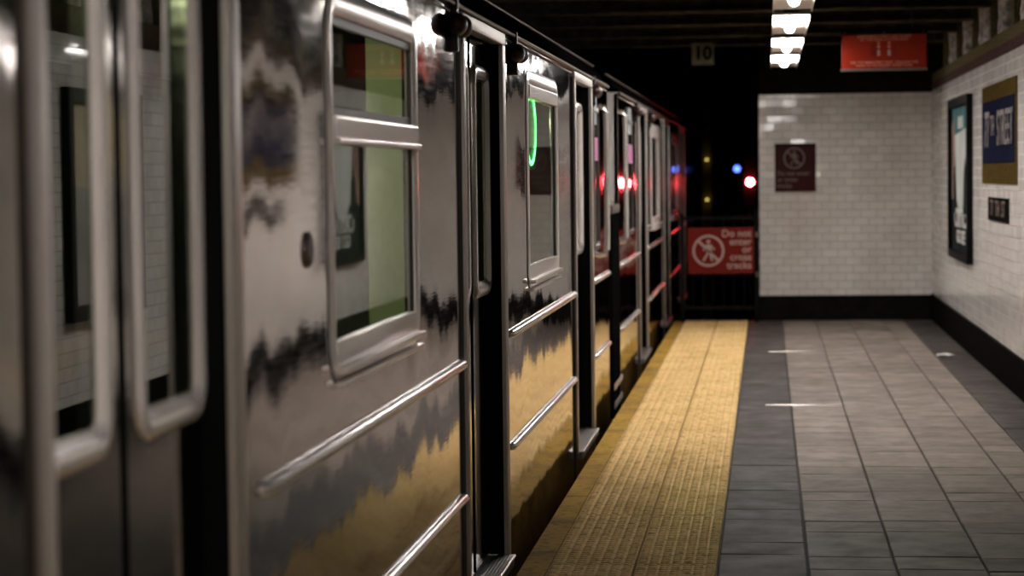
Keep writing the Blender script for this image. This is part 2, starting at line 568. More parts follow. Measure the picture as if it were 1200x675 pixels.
# ------------------------------------------------------------------ fluorescent fixtures, one row over the platform
def make_fixture(yc):
    """reflector tray with a near diffuser cover and a bare tube showing at the far half"""
    xc, z = 0.157, 2.414
    y0, y1 = yc - 0.93, yc + 0.97
    root = empty('fluorescent_fixture', (xc, yc, 2.60))
    bm = NB()
    box(bm, xc - 0.117, xc + 0.117, y0, y1, z + 0.02, z + 0.035)
    box(bm, xc - 0.117, xc - 0.112, y0, y1, z + 0.004, z + 0.02)
    box(bm, xc + 0.112, xc + 0.117, y0, y1, z + 0.004, z + 0.02)
    obj('reflector', bm, M['white_paint'], root)
    bm = NB()
    ye = y1 - 0.78
    pts = [(xc, y0 + 0.05, z + 0.01)] + [(xc, y0 + 0.05 + (ye - y0 - 0.1) * k / 4, z + 0.01) for k in range(1, 5)]
    tube(bm, pts + [(xc, ye - 0.02, z + 0.01), (xc, ye, z + 0.01)], [0.034] * 5 + [0.028, 0.012], 16)
    obj('lamp_tube', bm, M['lamp_tube'], root, smooth=True)
    obj('diffuser', bx(xc - 0.116, xc + 0.104, y0 + 0.01, yc - 0.25, z + 0.006, z + 0.019, bev=0.004), M['lamp_diffuser'], root)
    bm = NB()
    box(bm, xc - 0.05, xc + 0.05, y0 + 0.02, y1 - 0.02, z + 0.036, z + 0.13, bev=0.004)
    obj('ballast_housing', bm, M['dark_metal'], root)
    for s in (-0.75, 0.75):
        bm = NB()
        tube(bm, [(xc, yc + s, z + 0.13), (xc, yc + s, 3.02)], 0.008, 8)
        obj('hanger_rod', bm, M['dark_metal'], root)
    return root
FIX = [20.15, 17.72, 15.25, 12.8, 3.0]
FL = ['fluorescent fixture of the ceiling row farthest from the viewer, nearest the tiled end wall',
      'second fluorescent fixture of the ceiling row from the tiled end wall',
      'third fluorescent fixture of the ceiling row from the tiled end wall',
      'fourth fluorescent fixture from the end wall, mostly cut by the top edge of the frame',
      'fluorescent fixture above and behind the viewer, outside the frame']
f0 = make_fixture(FIX[0])
tag(f0, FL[0], 'ceiling light', 'fluorescent fixtures in the ceiling row')
for yc, lb in zip(FIX[1:], FL[1:]):
    c = copy_tree(f0)
    c.location.y = yc
    c['label'] = lb

# ------------------------------------------------------------------ the train
def panel_with_holes(x0, x1, y0, y1, z0, z1, holes):
    ys = sorted(set([y0, y1] + [h[0] for h in holes] + [h[1] for h in holes]))
    zs = sorted(set([z0, z1] + [h[2] for h in holes] + [h[3] for h in holes]))
    ys = [v for v in ys if y0 <= v <= y1]
    zs = [v for v in zs if z0 <= v <= z1]
    def solid(i, j):
        if i < 0 or j < 0 or i >= len(ys) - 1 or j >= len(zs) - 1: return False
        cy, cz = (ys[i] + ys[i + 1]) / 2, (zs[j] + zs[j + 1]) / 2
        return not any(h[0] < cy < h[1] and h[2] < cz < h[3] for h in holes)
    bm = NB()
    vc = {}
    def V(x, y, z):
        k = (x, y, z)
        if k not in vc: vc[k] = bm.verts.new(k)
        return vc[k]
    for i in range(len(ys) - 1):
        for j in range(len(zs) - 1):
            if not solid(i, j): continue
            a, b, c, d = ys[i], ys[i + 1], zs[j], zs[j + 1]
            bm.faces.new([V(x1, a, c), V(x1, b, c), V(x1, b, d), V(x1, a, d)])
            bm.faces.new([V(x0, a, c), V(x0, a, d), V(x0, b, d), V(x0, b, c)])
            if not solid(i - 1, j): bm.faces.new([V(x0, a, c), V(x1, a, c), V(x1, a, d), V(x0, a, d)])
            if not solid(i + 1, j): bm.faces.new([V(x0, b, c), V(x0, b, d), V(x1, b, d), V(x1, b, c)])
            if not solid(i, j - 1): bm.faces.new([V(x0, a, c), V(x0, b, c), V(x1, b, c), V(x1, a, c)])
            if not solid(i, j + 1): bm.faces.new([V(x0, a, d), V(x1, a, d), V(x1, b, d), V(x0, b, d)])
    bmesh.ops.recalc_face_normals(bm, faces=bm.faces)
    return bm

DW = 0.53     # half width of a door opening
FPROF = [(0.0, -0.006), (0.0, 0.006), (-0.006, 0.016), (-0.022, 0.022), (-0.040, 0.018), (-0.048, 0.004), (-0.048, -0.006)]

def door_set(root, yc, tw=0.09):
    y0, y1 = yc - DW, yc + DW
    XL = TX - 0.045
    for s in (-1, 1):
        a, b = (y0 - 0.03, yc - 0.012) if s < 0 else (yc + 0.012, y1 + 0.03)
        wy0, wy1 = (yc - 0.53, yc - 0.075) if s < 0 else (yc + 0.075, yc + 0.53)
        leaf = obj('door_leaf', panel_with_holes(XL - 0.035, XL, a, b, 0.04, 2.0, [(wy0 + 0.05, wy1 - 0.05, 1.06, 1.80)]), M['door_steel'], root)
        obj('door_window_frame', frame_bm(XL, wy0, wy1, 1.01, 1.855, 0.075, [(0.0, -0.01), (0.0, 0.003), (-0.008, 0.010), (-0.022, 0.014), (-0.038, 0.010), (-0.048, 0.001), (-0.056, -0.004)]), M['door_frame_metal'], leaf, smooth=True)
        obj('door_glass', plate_rr(XL - 0.007, XL - 0.003, wy0 + 0.05, wy1 - 0.05, 1.055, 1.81, 0.05), M['glass'], leaf)
        bm = NB()
        yy = yc + s * 0.006
        box(bm, XL - 0.03, XL + 0.004, min(yy, yc + s * 0.0015), max(yy + s * 0.006, yc + s * 0.0015) if s > 0 else yc - 0.0015, 0.04, 1.96)
        obj('door_edge_rubber', bm, M['black_rubber'], leaf)
    # portal trim round the opening
    bm = NB()
    for (a, b) in ((y0 - 0.05, y0), (y1, y1 + tw)):
        box(bm, TX - 0.030, TX + 0.016, a, b, 0.0, 1.945, bev=0.006)
    box(bm, TX - 0.030, TX + 0.016, y0 - 0.05, y1 + tw, 1.945, 1.99, bev=0.006)
    obj('door_portal_trim', bm, M['trim_steel'], root, smooth=True)
    for a in (y0, y1 - 0.012):
        obj('dark_jamb_return', bx(TX - 0.047, TX - 0.001, a, a + 0.012, 0.02, 1.945), M['black_rubber'], root)  # black colour puts in the dark reflection on the jamb return
    bm = NB()
    box(bm, TX - 0.09, TX + 0.035, y0 - 0.03, y1 + 0.03, -0.03, 0.012, bev=0.004)
    for k in range(5):
        xx = TX - 0.03 + k * 0.012
        box(bm, xx, xx + 0.005, y0, y1, 0.012, 0.015)
    th = obj('door_threshold', bm, M['worn_steel'], root)
    bm = NB()
    tube(bm, [(TX + 0.036, y0 - 0.02, 0.008), (TX + 0.036, y1 + 0.02, 0.008)], 0.006, 8)
    obj('threshold_nosing', bm, M['trim_steel'], th)

def side_window(root, y0, y1, transom, led=False):
    z0, z1 = 0.985, 1.885
    fr = obj('window_frame', frame_bm(TX, y0, y1, z0, z1, 0.085, [(0.010, -0.002), (0.006, 0.0035), (-0.008, 0.008), (-0.03, 0.009), (-0.046, 0.006), (-0.054, 0.003), (-0.056, -0.006), (-0.056, -0.02)]), M['window_metal'], root, smooth=True)
    obj('outer_gasket', frame_bm(TX, y0, y1, z0, z1, 0.085, [(0.014, -0.001), (0.014, 0.0015), (0.008, 0.002), (0.008, -0.001)]), M['gasket'], fr, smooth=True)
    gy0, gy1, gz0, gz1 = y0 + 0.052, y1 - 0.052, z0 + 0.052, z1 - 0.052
    obj('glass_gasket', frame_bm(TX - 0.012, gy0, gy1, gz0, gz1, 0.05, [(0.004, -0.012), (0.004, 0.008), (-0.012, 0.009), (-0.016, 0.006), (-0.016, -0.006)]), M['gasket'], fr, smooth=True)
    if transom:
        zt = 1.565
        bm = NB()
        box(bm, TX - 0.02, TX + 0.016, gy0 - 0.01, gy1 + 0.01, zt - 0.022, zt + 0.03, bev=0.005)
        box(bm, TX - 0.02, TX + 0.024, gy0 - 0.01, gy1 + 0.01, zt - 0.036, zt - 0.022, bev=0.003)
        obj('transom_bar', bm, M['window_metal'], fr)
        obj('hopper_glass', bx(TX - 0.012, TX - 0.008, gy0, gy1, zt + 0.03, gz1), M['glass'], fr)
        obj('hopper_gasket', frame_bm(TX - 0.013, gy0 + 0.006, gy1 - 0.006, zt + 0.035, gz1 - 0.006, 0.03, [(0.004, -0.008), (0.004, 0.010), (-0.018, 0.009), (-0.02, 0.001)]), M['gasket'], fr, smooth=True)
        obj('window_glass', bx(TX - 0.012, TX - 0.008, gy0, gy1, gz0, zt - 0.03), M['glass'], fr)
    else:
        obj('window_glass', plate_rr(TX - 0.012, TX - 0.008, gy0, gy1, gz0, gz1, 0.04), M['glass'], fr)
        obj('top_rail', bx(TX - 0.012, TX + 0.013, gy0, gy1, gz1 - 0.055, gz1 + 0.002, bev=0.004), M['window_metal'], fr)
    # sill plates below the glass
    bm = NB()
    box(bm, TX - 0.005, TX + 0.030, y0 + 0.05, y1 - 0.05, z0 + 0.012, z0 + 0.028, bev=0.004)
    box(bm, TX - 0.001, TX + 0.022, y0 + 0.07, y1 - 0.03, z0 - 0.022, z0 - 0.008, bev=0.004)
    box(bm, TX - 0.012, TX + 0.008, y0 + 0.06, y1 - 0.06, z0 + 0.028, z0 + 0.085, bev=0.003)
    obj('window_sill', bm, M['window_metal'], fr, smooth=True)

def rub_rail(root, y0, y1, z, h=0.017):
    bm = NB()
    pts = 8
    prof = [(0.0, -h), (0.010, -h * 0.95), (0.020, -h * 0.5), (0.023, 0.0), (0.020, h * 0.5), (0.010, h * 0.95), (0.0, h)]
    secs = [(y0, 0.2), (y0 + 0.012, 0.8), (y0 + 0.03, 1.0), (y1 - 0.03, 1.0), (y1 - 0.012, 0.8), (y1, 0.2)]
    rings = [[bm.verts.new((TX - 0.001 + px * s, y, z + pz * (0.5 + s * 0.5))) for px, pz in prof] for y, s in secs]
    for A, B in zip(rings, rings[1:]):
        for i in range(len(prof) - 1):
            bm.faces.new([A[i], B[i], B[i + 1], A[i + 1]])
    bm.faces.new(rings[0]); bm.faces.new(list(reversed(rings[-1])))
    bmesh.ops.recalc_face_normals(bm, faces=bm.faces)
    obj('rub_rail', bm, M['rail_steel'], root, smooth=True)

def indicator(root, y, z=1.935):
    bm = NB()
    box(bm, TX - 0.002, TX + 0.022, y - 0.022, y + 0.022, z - 0.085, z + 0.085, bev=0.006)
    br = obj('indicator_bracket', bm, M['dark_metal'], root)
    for s in (-1, 1):
        bm = NB()
        bmesh.ops.create_uvsphere(bm, u_segments=16, v_segments=10, radius=1, matrix=Matrix.Translation((TX + 0.028, y + s * 0.062, z - 0.002)) @ Matrix.Diagonal((0.032, 0.058, 0.036, 1)))
        obj('indicator_lens', bm, M['lens_amber'], br, smooth=True)

def grab_rail(root, y, z0, z1):
    bm = NB()
    pts = [(TX - 0.002, y, z0), (TX + 0.03, y, z0 + 0.006), (TX + 0.042, y, z0 + 0.035)]
    pts += [(TX + 0.044, y, z0 + (z1 - z0) * k / 6) for k in range(1, 6)]
    pts += [(TX + 0.042, y, z1 - 0.035), (TX + 0.03, y, z1 - 0.006), (TX - 0.002, y, z1)]
    tube(bm, pts, 0.017, 12)
    obj('grab_rail', bm, M['rail_steel'], root, smooth=True)

def end_window(root, y0, y1, panel_z):
    fr = obj('end_window_frame', frame_bm(TX, y0, y1, 1.02, 1.84, 0.05, [(0.006, -0.004), (0.006, 0.010), (-0.02, 0.014), (-0.03, -0.004)]), M['gasket'], root, smooth=True)
    obj('end_window_glass', plate_rr(TX + 0.001, TX + 0.004, y0 + 0.02, y1 - 0.02, 1.04, 1.82, 0.03), M['dark_glass'], fr)
    obj('purple_panel', bx(TX + 0.0045, TX + 0.007, y0 + 0.06, y1 - 0.06, panel_z, panel_z + 0.135), M['purple'], fr)  # purple rectangle on the end glass
    obj('pale_panel', bx(TX + 0.0045, TX + 0.007, y0 + 0.12, y1 - 0.12, panel_z + 0.21, panel_z + 0.40), M['pale_mottle'], fr)  # pale mottled rectangle above the purple one

M['dark_glass'] = mat('dark_end_glass', (0.012, 0.012, 0.013), 0.06, spec=0.9)
M['purple'] = mat('panel_purple', (0.46, 0.16, 0.34), 0.5)
M['pale_mottle'] = rough_mat('pale_mottle', (0.10, 0.11, 0.12), (0.5, 0.52, 0.55), 45, 0.4, 0.0)
M['interior_lamp'] = mat('interior_lamp', (0.8, 0.8, 0.7), 0.4, emit=(0.9, 1.0, 0.75), es=4.5)
M['green_led'] = mat('green_led', (0.02, 0.1, 0.03), 0.4, emit=(0.10, 1.0, 0.22), es=4.0)

def subway_car(label, y0, y1, doors, windows, ends, group):
    """doors: centres; windows: (y0,y1,transom); ends: (y0,y1) of small end windows"""
    root = empty('subway_car', (TX - 1.3, (y0 + y1) / 2, -1.1), label, 'train car', group)
    holes = [(d - DW, d + DW, 0.0, 1.95) for d in doors] + [(a + 0.05, b - 0.05, 1.03, 1.84) for a, b, _ in windows]
    holes = [h for h in holes]
    obj('side_panel', panel_with_holes(TX - 0.03, TX, y0, y1, -0.16, 2.0, holes), M['steel'], root)
    # roof, far side, ends and floor
    bm = NB()
    W2 = 2.62
    prof = [(TX + 0.0, 2.0), (TX + 0.004, 2.03), (TX - 0.03, 2.05), (TX - 0.045, 2.085), (TX - 0.12, 2.15), (TX - 0.30, 2.225), (TX - 0.65, 2.29), (TX - 1.31, 2.32),
            (TX - 1.97, 2.29), (TX - 2.32, 2.225), (TX - 2.5, 2.15), (TX - 2.60, 2.05), (TX - W2, 1.98), (TX - W2, -0.16), (TX - W2 + 0.03, -0.16), (TX - W2 + 0.03, 1.96),
            (TX - 2.3, 2.06), (TX - 1.31, 2.12), (TX - 0.3, 2.06), (TX - 0.05, 1.97), (TX - 0.05, 2.0)]
    A = [bm.verts.new((x, y0, z)) for x, z in prof]
    B = [bm.verts.new((x, y1, z)) for x, z in prof]
    n = len(prof)
    for i in range(n):
        bm.faces.new([A[i], A[(i + 1) % n], B[(i + 1) % n], B[i]])
    bmesh.ops.recalc_face_normals(bm, faces=bm.faces)
    obj('roof_and_far_side', bm, M['roof_metal'], root, smooth=True)
    bm = NB()
    tube(bm, [(TX + 0.010, y0 + 0.02, 2.004), (TX + 0.010, y1 - 0.02, 2.004)], 0.008, 8)
    obj('roof_gutter', bm, M['gutter'], root, smooth=True)
    bm = NB()
    tube(bm, [(TX - 0.085, y0 + 0.02, 2.135), (TX - 0.085, y1 - 0.02, 2.135)], 0.006, 8)
    obj('roof_drip_rail', bm, M['gutter'], root, smooth=True)
    obj('car_floor', bx(TX - W2 + 0.03, TX - 0.09, y0 + 0.05, y1 - 0.05, -0.10, 0.01), M['interior_dark'], root)
    for (ya, yb) in ((y0, y0 + 0.04), (y1 - 0.04, y1)):
        obj('end_bulkhead', bx(TX - W2 + 0.01, TX - 0.001, ya, yb, -0.10, 2.01, bev=0.004), M['grey_paint'], root)
    # underframe
    bm = NB()
    box(bm, TX - 2.3, TX - 0.14, y0 + 0.3, y1 - 0.3, -0.62, -0.17)
    for yy in (y0 + 2.0, y1 - 2.6):
        for k in (0, 1.3):
            tube(bm, [(TX - 0.45, yy + k, -0.85), (TX - 0.57, yy + k, -0.85)], 0.42, 24)
            tube(bm, [(TX - 1.98, yy + k, -0.85), (TX - 2.10, yy + k, -0.85)], 0.42, 24)
    obj('underframe', bm, M['dark_metal'], root)
    if y0 < 5:
        for yy in (2.2, 6.2, 10.6):
            obj('interior_light', bx(TX - 0.50, TX - 0.40, yy - 0.5, yy + 0.5, 1.955, 1.985, bev=0.004), M['interior_lamp'], root)
    obj('ceiling_liner', bx(TX - 2.2, TX - 0.3, y0 + 0.1, y1 - 0.1, 1.99, 2.01), M['interior_dark'], root)
    for d in doors:
        door_set(root, d, 0.09 if y0 < 5 else 0.045)
    for a, b, tr in windows:
        side_window(root, a, b, tr)
    for a, b in ends:
        end_window(root, a, b, 1.535)
    # rivet row under the gutter
    bm = NB()
    yy = max(y0 + 0.1, 3.0)
    while yy < min(y1 - 0.05, 22):
        bmesh.ops.create_icosphere(bm, subdivisions=1, radius=0.0055, matrix=Matrix.Translation((TX + 0.0005, yy, 1.978)))
        yy += 0.045
    obj('rivet_row', bm, M['trim_steel'], root)['kind'] = 'stuff'
    # rub rails between the doors
    stops = [y0 + 0.05] + sorted([d - DW - 0.058 for d in doors] + [d + DW + 0.09 for d in doors]) + [y1 - 0.05]
    for i in range(0, len(stops), 2):
        if stops[i + 1] - stops[i] > 0.25:
            for z, h in ((0.835, 0.018), (0.395, 0.016)):
                rub_rail(root, stops[i] + (0.17 if i else 0), stops[i + 1], z, h)
    for d in doors:
        # narrow pillar cover strip each side
        for yy in (d - DW - 0.075, d + DW + 0.095):
            obj('pillar_strip', bx(TX - 0.001, TX + 0.008, yy, yy + 0.012, -0.14, 1.96), M['gasket'], root)
    return root

D1, D2, D3 = 3.57, 7.94, 12.26
carA = subway_car('nearest stainless steel subway car, filling the left side with doors and large windows', -1.9, 14.27, [-0.68, D1, D2, D3],
                  [(0.75, 2.1, True), (5.10, 6.42, True), (9.42, 10.80, False)], [(13.0, 13.42)], 'stainless steel subway cars at the platform')
indicator(carA, 7.2); indicator(carA, 8.93); indicator(carA, 13.02)
grab_rail(carA, 13.56, 0.97, 1.86)
# keyhole plate between door and window
bm = NB()
tube(bm, [(TX - 0.004, 4.86, 1.295), (TX + 0.006, 4.86, 1.295)], 0.04, 24)
kp = obj('keyhole_cover', bm, M['gutter'], carA)
bm = NB()
tube(bm, [(TX + 0.006, 4.86, 1.295), (TX + 0.008, 4.86, 1.295)], 0.034, 24)
obj('keyhole', bm, M['gasket'], kp)
# cream partitions seen through the glass, and the green route display behind window two
obj('interior_partition', bx(TX - 0.275, TX - 0.05, 7.16, 7.20, 0.75, 1.97, bev=0.005), M['interior_panel'], carA)
bm = NB()
rings = []
for k in range(40):
    a = 2 * PI * k / 40
    ring = []
    for j in range(8):
        b = 2 * PI * j / 8
        r = 0.150 + 0.011 * math.cos(b)
        ring.append(bm.verts.new((TX - 0.017 + 0.003 * math.sin(b), 9.79 + r * math.cos(a) * 1.3, 1.655 + r * math.sin(a))))
    rings.append(ring)
for k in range(40):
    A, B = rings[k], rings[(k + 1) % 40]
    for j in range(8):
        bm.faces.new([A[j], A[(j + 1) % 8], B[(j + 1) % 8], B[j]])
disp = obj('route_display', bx(TX - 0.08, TX - 0.022, 9.56, 10.02, 1.48, 1.82), M['interior_dark'], carA)
obj('route_circle', bm, M['green_led'], disp)

carB = subway_car('second stainless steel subway car beyond the gap, glinting with red light', 15.32, 31.0, [18.2, 22.5, 26.8],
                  [(19.6, 21.0, False), (23.9, 25.3, False)], [(16.15, 16.85)], 'stainless steel subway cars at the platform')
indicator(carB, 17.3); indicator(carB, 19.3)
grab_rail(carB, 15.42, 0.99, 1.88)

# black barrier post standing in the gap between the cars (fixed to the second car's end)
bp = obj('barrier_post', bx(TX - 0.045, TX + 0.012, 14.50, 15.18, -0.12, 1.20, bev=0.01), M['black_rubber'], carB)
obj('post_cap', bx(TX - 0.047, TX + 0.014, 14.50, 15.18, 1.20, 1.26, bev=0.008), M['gutter'], bp)
obj('post_bracket', bx(TX - 0.045, TX + 0.016, 14.52, 15.32, 0.06, 0.10, bev=0.004), M['trim_steel'], bp)
obj('post_bracket', bx(TX - 0.045, TX + 0.016, 14.52, 15.32, -0.06, -0.02, bev=0.004), M['trim_steel'], bp)

# ------------------------------------------------------------------ signs
M['sign_red'] = mat('red_sign_paint', (0.15, 0.010, 0.006), 0.5, spec=0.1)
M['sign_red_bright'] = mat('hung_sign_red', (0.27, 0.020, 0.008), 0.5, spec=0.1)
M['sign_maroon'] = mat('maroon_sign_paint', (0.030, 0.004, 0.003), 0.5, spec=0.08)
M['sign_white'] = mat('sign_white', (0.42, 0.30, 0.27), 0.5)
M['sign_faded'] = mat('faded_sign_print', (0.11, 0.066, 0.056), 0.5)
M['sign_pinkish'] = mat('sign_salmon', (0.62, 0.22, 0.14), 0.5)
M['number_board'] = rough_mat('cream_number_board', (0.10, 0.085, 0.05), (0.16, 0.14, 0.09), 12, 0.5, 0.0)

def pictogram(cx, y, cz, r, material, parent):
    """ring, walking figure and the bar across it, raised on the plate"""
    bm = NB()
    N = 36
    for k in range(N):
        a, b = 2 * PI * k / N, 2 * PI * (k + 1) / N
        q = []
        for yy in (y - 0.003, y):
            for rr, an in ((r, a), (r, b), (r * 0.86, b), (r * 0.86, a)):
                q.append(bm.verts.new((cx + rr * math.cos(an), yy, cz + rr * math.sin(an))))
        bm.faces.new([q[0], q[1], q[2], q[3]])
        bm.faces.new([q[0], q[4], q[5], q[1]])
        bm.faces.new([q[3], q[2], q[6], q[7]])
    def poly(pts):
        a = [bm.verts.new((cx + p[0] * r, y - 0.003, cz + p[1] * r)) for p in pts]
        b = [bm.verts.new((cx + p[0] * r, y, cz + p[1] * r)) for p in pts]
        bm.faces.new(a)
        for i in range(len(a)):
            bm.faces.new([a[i], b[i], b[(i + 1) % len(a)], a[(i + 1) % len(a)]])
    poly([(0.0 + 0.12 * math.cos(t * PI / 5), 0.58 + 0.12 * math.sin(t * PI / 5)) for t in range(10)])
    poly([(-0.14, 0.40), (0.12, 0.42), (0.22, 0.05), (0.12, -0.12), (-0.08, -0.12), (-0.06, 0.1)])
    poly([(-0.14, 0.40), (-0.08, 0.22), (-0.28, -0.02), (-0.36, 0.04)])
    poly([(0.10, 0.40), (0.34, 0.02), (0.42, 0.08), (0.20, 0.36)])
    poly([(-0.08, -0.12), (0.03, -0.12), (-0.26, -0.66), (-0.38, -0.62)])
    poly([(0.02, -0.12), (0.13, -0.10), (0.30, -0.62), (0.18, -0.66)])
    s = 0.055
    poly([(-0.64 - s, 0.64 - s), (-0.64 + s, 0.64 + s), (0.64 + s, -0.64 + s), (0.64 - s, -0.64 - s)])
    bmesh.ops.recalc_face_normals(bm, faces=bm.faces)
    return obj('pictogram', bm, material, parent)

# gate with the red sign at the platform end
gy = 22.2
gate = empty('end_gate', (-0.46, gy, 0), 'black barred gate closing the platform end beside the tiled wall', 'gate')
bm = NB()
for xx in (-0.83, -0.115):
    box(bm, xx - 0.016, xx + 0.016, gy - 0.016, gy + 0.016, 0.0, 1.06, bev=0.003)
for zz in (0.12, 1.0):
    box(bm, -0.83, -0.115, gy - 0.012, gy + 0.012, zz, zz + 0.035, bev=0.003)
obj('gate_frame', bm, M['black'], gate)
for k in range(6):
    bm = NB()
    tube(bm, [(-0.73 + k * 0.1, gy, 0.14), (-0.73 + k * 0.1, gy, 1.01)], 0.007, 8)
    obj('gate_bar', bm, M['black'], gate)
bm = NB()
box(bm, -0.125, -0.088, gy - 0.03, gy + 0.03, 0.0, 1.10, bev=0.004)
obj('gate_post', bm, M['black'], gate)
for zz in (0.44, 0.83):
    bm = NB()
    tube(bm, [(-0.105, gy - 0.032, zz), (-0.105, gy - 0.032, zz + 0.05)], 0.014, 10)
    obj('hinge', bm, M['gutter'], gate)
sg = obj('no_entry_sign', bx(-0.775, -0.135, gy - 0.040, gy - 0.022, 0.475, 0.925, bev=0.003), M['sign_red'], origin=(-0.455, gy - 0.03, 0.475))
tag(sg, 'bright red no entry sign with a white ring, on the platform end gate', 'sign')
pictogram(-0.575, gy - 0.040, 0.70, 0.155, M['sign_white'], sg)
for i, (s, z) in enumerate((('Do not', 0.865), ('enter', 0.785), ('or', 0.71), ('cross', 0.635), ('tracks', 0.555))):
    obj('lettering', face_minus_y(text_bm(s, 0.098, 0.0015, 0.0012, 'RIGHT'), -0.155, gy - 0.0415, z), M['sign_white'], sg)

# maroon sign on the end wall
ms = obj('no_entry_sign', bx(0.075, 0.475, EY - 0.022, EY - 0.002, 1.265, 1.735, bev=0.003), M['sign_maroon'], origin=(0.275, EY - 0.01, 1.265))
tag(ms, 'dark maroon no entry sign mounted on the white tiled end wall', 'sign')
pictogram(0.265, EY - 0.022, 1.595, 0.105, M['sign_faded'], ms)
for s, z in (('Do not enter', 1.445), ('or cross', 1.385), ('tracks', 1.325)):
    obj('lettering', face_minus_y(text_bm(s, 0.059, 0.0012, 0.0008, 'LEFT'), 0.095, EY - 0.0235, z), M['sign_faded'], ms)
bm = NB()
box(bm, 0.075, 0.475, EY - 0.026, EY - 0.002, 1.715, 1.738, bev=0.002)
obj('sign_top_edge', bm, M['black'], ms)

# red notice board hung from the ceiling
hy = 17.2
hb = empty('hanging_sign', (0.875, hy, 2.20), 'orange red notice board hanging on two rods under the ceiling', 'sign')
obj('board', bx(0.562, 1.188, hy - 0.012, hy + 0.012, 2.222, 2.478, bev=0.002), M['sign_red_bright'], hb)
obj('top_rail', bx(0.555, 1.195, hy - 0.018, hy + 0.018, 2.478, 2.506, bev=0.003), M['black'], hb)
obj('bottom_rail', bx(0.555, 1.195, hy - 0.016, hy + 0.016, 2.206, 2.222, bev=0.002), M['gutter'], hb)
for x in (0.665, 1.085):
    bm = NB()
    tube(bm, [(x, hy, 2.506), (x, hy, 3.02)], 0.008, 8)
    obj('hanger_rod', bm, M['dark_metal'], hb)
for x in (0.585, 0.875, 1.165):
    bm = NB()
    tube(bm, [(x, hy - 0.019, 2.492), (x, hy - 0.024, 2.492)], 0.006, 10)
    obj('bolt', bm, M['gutter'], hb)
for s, z, sz in (('EMERGENCY EXIT USE STAIRS', 2.462, 0.030), ('AT THE REAR STATION END', 2.438, 0.028), ('USE THE EMERGENCY EXIT - FOLLOW THE', 2.268, 0.026), ('SIGNS TO THE NEAREST STREET STAIR', 2.245, 0.024)):
    obj('lettering', face_minus_y(text_bm(s, sz, 0.001, 0.0004), 0.875, hy - 0.013, z), M['sign_pinkish'], hb)
for x in (0.835, 0.912):
    bm = NB()
    box(bm, x - 0.010, x + 0.010, hy - 0.015, hy - 0.011, 2.318, 2.362, bev=0.003)
    obj('figure_mark', bm, M['sign_white'], hb)
    bm = NB()
    tube(bm, [(x, hy - 0.011, 2.385), (x, hy - 0.015, 2.385)], 0.012, 12)
    tube(bm, [(x, hy - 0.011, 2.412), (x, hy - 0.015, 2.412)], 0.010, 12)
    obj('figure_mark', bm, M['sign_pinkish'], hb)
for x in (0.78, 0.80, 0.955):
    bm = NB()
    box(bm, x - 0.003, x + 0.003, hy - 0.0145, hy - 0.011, 2.305, 2.40)
    obj('rule_line', bm, M['sign_red'], hb)

# car stop marker 10
ty = 20.75
ten = empty('car_stop_marker', (-0.575, ty, 2.545), 'cream square board with a black number 10 hanging over the track edge', 'sign')
obj('board', bx(-0.677, -0.473, ty - 0.01, ty + 0.01, 2.443, 2.647, bev=0.002), M['number_board'], ten)
obj('number', face_minus_y(text_bm('10', 0.165, 0.0015, 0.006), -0.575, ty - 0.0115, 2.545), M['black'], ten)
obj('hanger', bx(-0.585, -0.565, ty - 0.008, ty + 0.008, 2.647, 3.02), M['dark_metal'], ten)

# station name mosaic
M['mosaic_blue'] = rough_mat('navy_mosaic', (0.006, 0.007, 0.017), (0.017, 0.018, 0.040), 45, 0.8, 0.002)
M['mosaic_gold'] = rough_mat('gold_brown_mosaic', (0.040, 0.026, 0.007), (0.095, 0.064, 0.020), 40, 0.8, 0.002)
M['mosaic_white'] = rough_mat('mosaic_white', (0.05, 0.045, 0.045), (0.42, 0.38, 0.35), 28, 0.3, 0.001)
mz = empty('name_mosaic', (WX, 16.0, 1.35), 'station name mosaic panel with a navy field, gold borders and pale letters', 'mosaic')
m0, m1 = 14.82, 17.15
obj('gold_border', bx(WX - 0.010, WX - 0.0005, m0, m1, 1.355, 2.06), M['mosaic_gold'], mz)
obj('navy_field', bx(WX - 0.014, WX - 0.0101, m0 + 0.07, m1 - 0.07, 1.50, 1.945), M['mosaic_blue'], mz)
obj('lettering', face_minus_x(text_bm('77', 0.36, 0.001, 0.004), WX - 0.0155, 16.72, 1.73, 0.95), M['mosaic_white'], mz)
obj('lettering', face_minus_x(text_bm('TH', 0.20, 0.001, 0.002), WX - 0.0155, 16.32, 1.76, 0.95), M['mosaic_white'], mz)
obj('lettering', face_minus_x(text_bm('STREET', 0.34, 0.001, 0.003), WX - 0.0155, 15.50, 1.73, 0.92), M['mosaic_white'], mz)
em = empty('direction_plaque', (WX, 16.0, 1.09), 'small black mosaic plaque with pale letters below the name mosaic', 'plaque')
obj('plate', bx(WX - 0.010, WX - 0.0005, 15.32, 16.70, 1.095, 1.26), M['baseboard'], em)
obj('lettering', face_minus_x(text_bm('77  TH  ST', 0.155, 0.001, 0.002), WX - 0.0115, 16.01, 1.18, 1.45), M['sign_faded'], em)

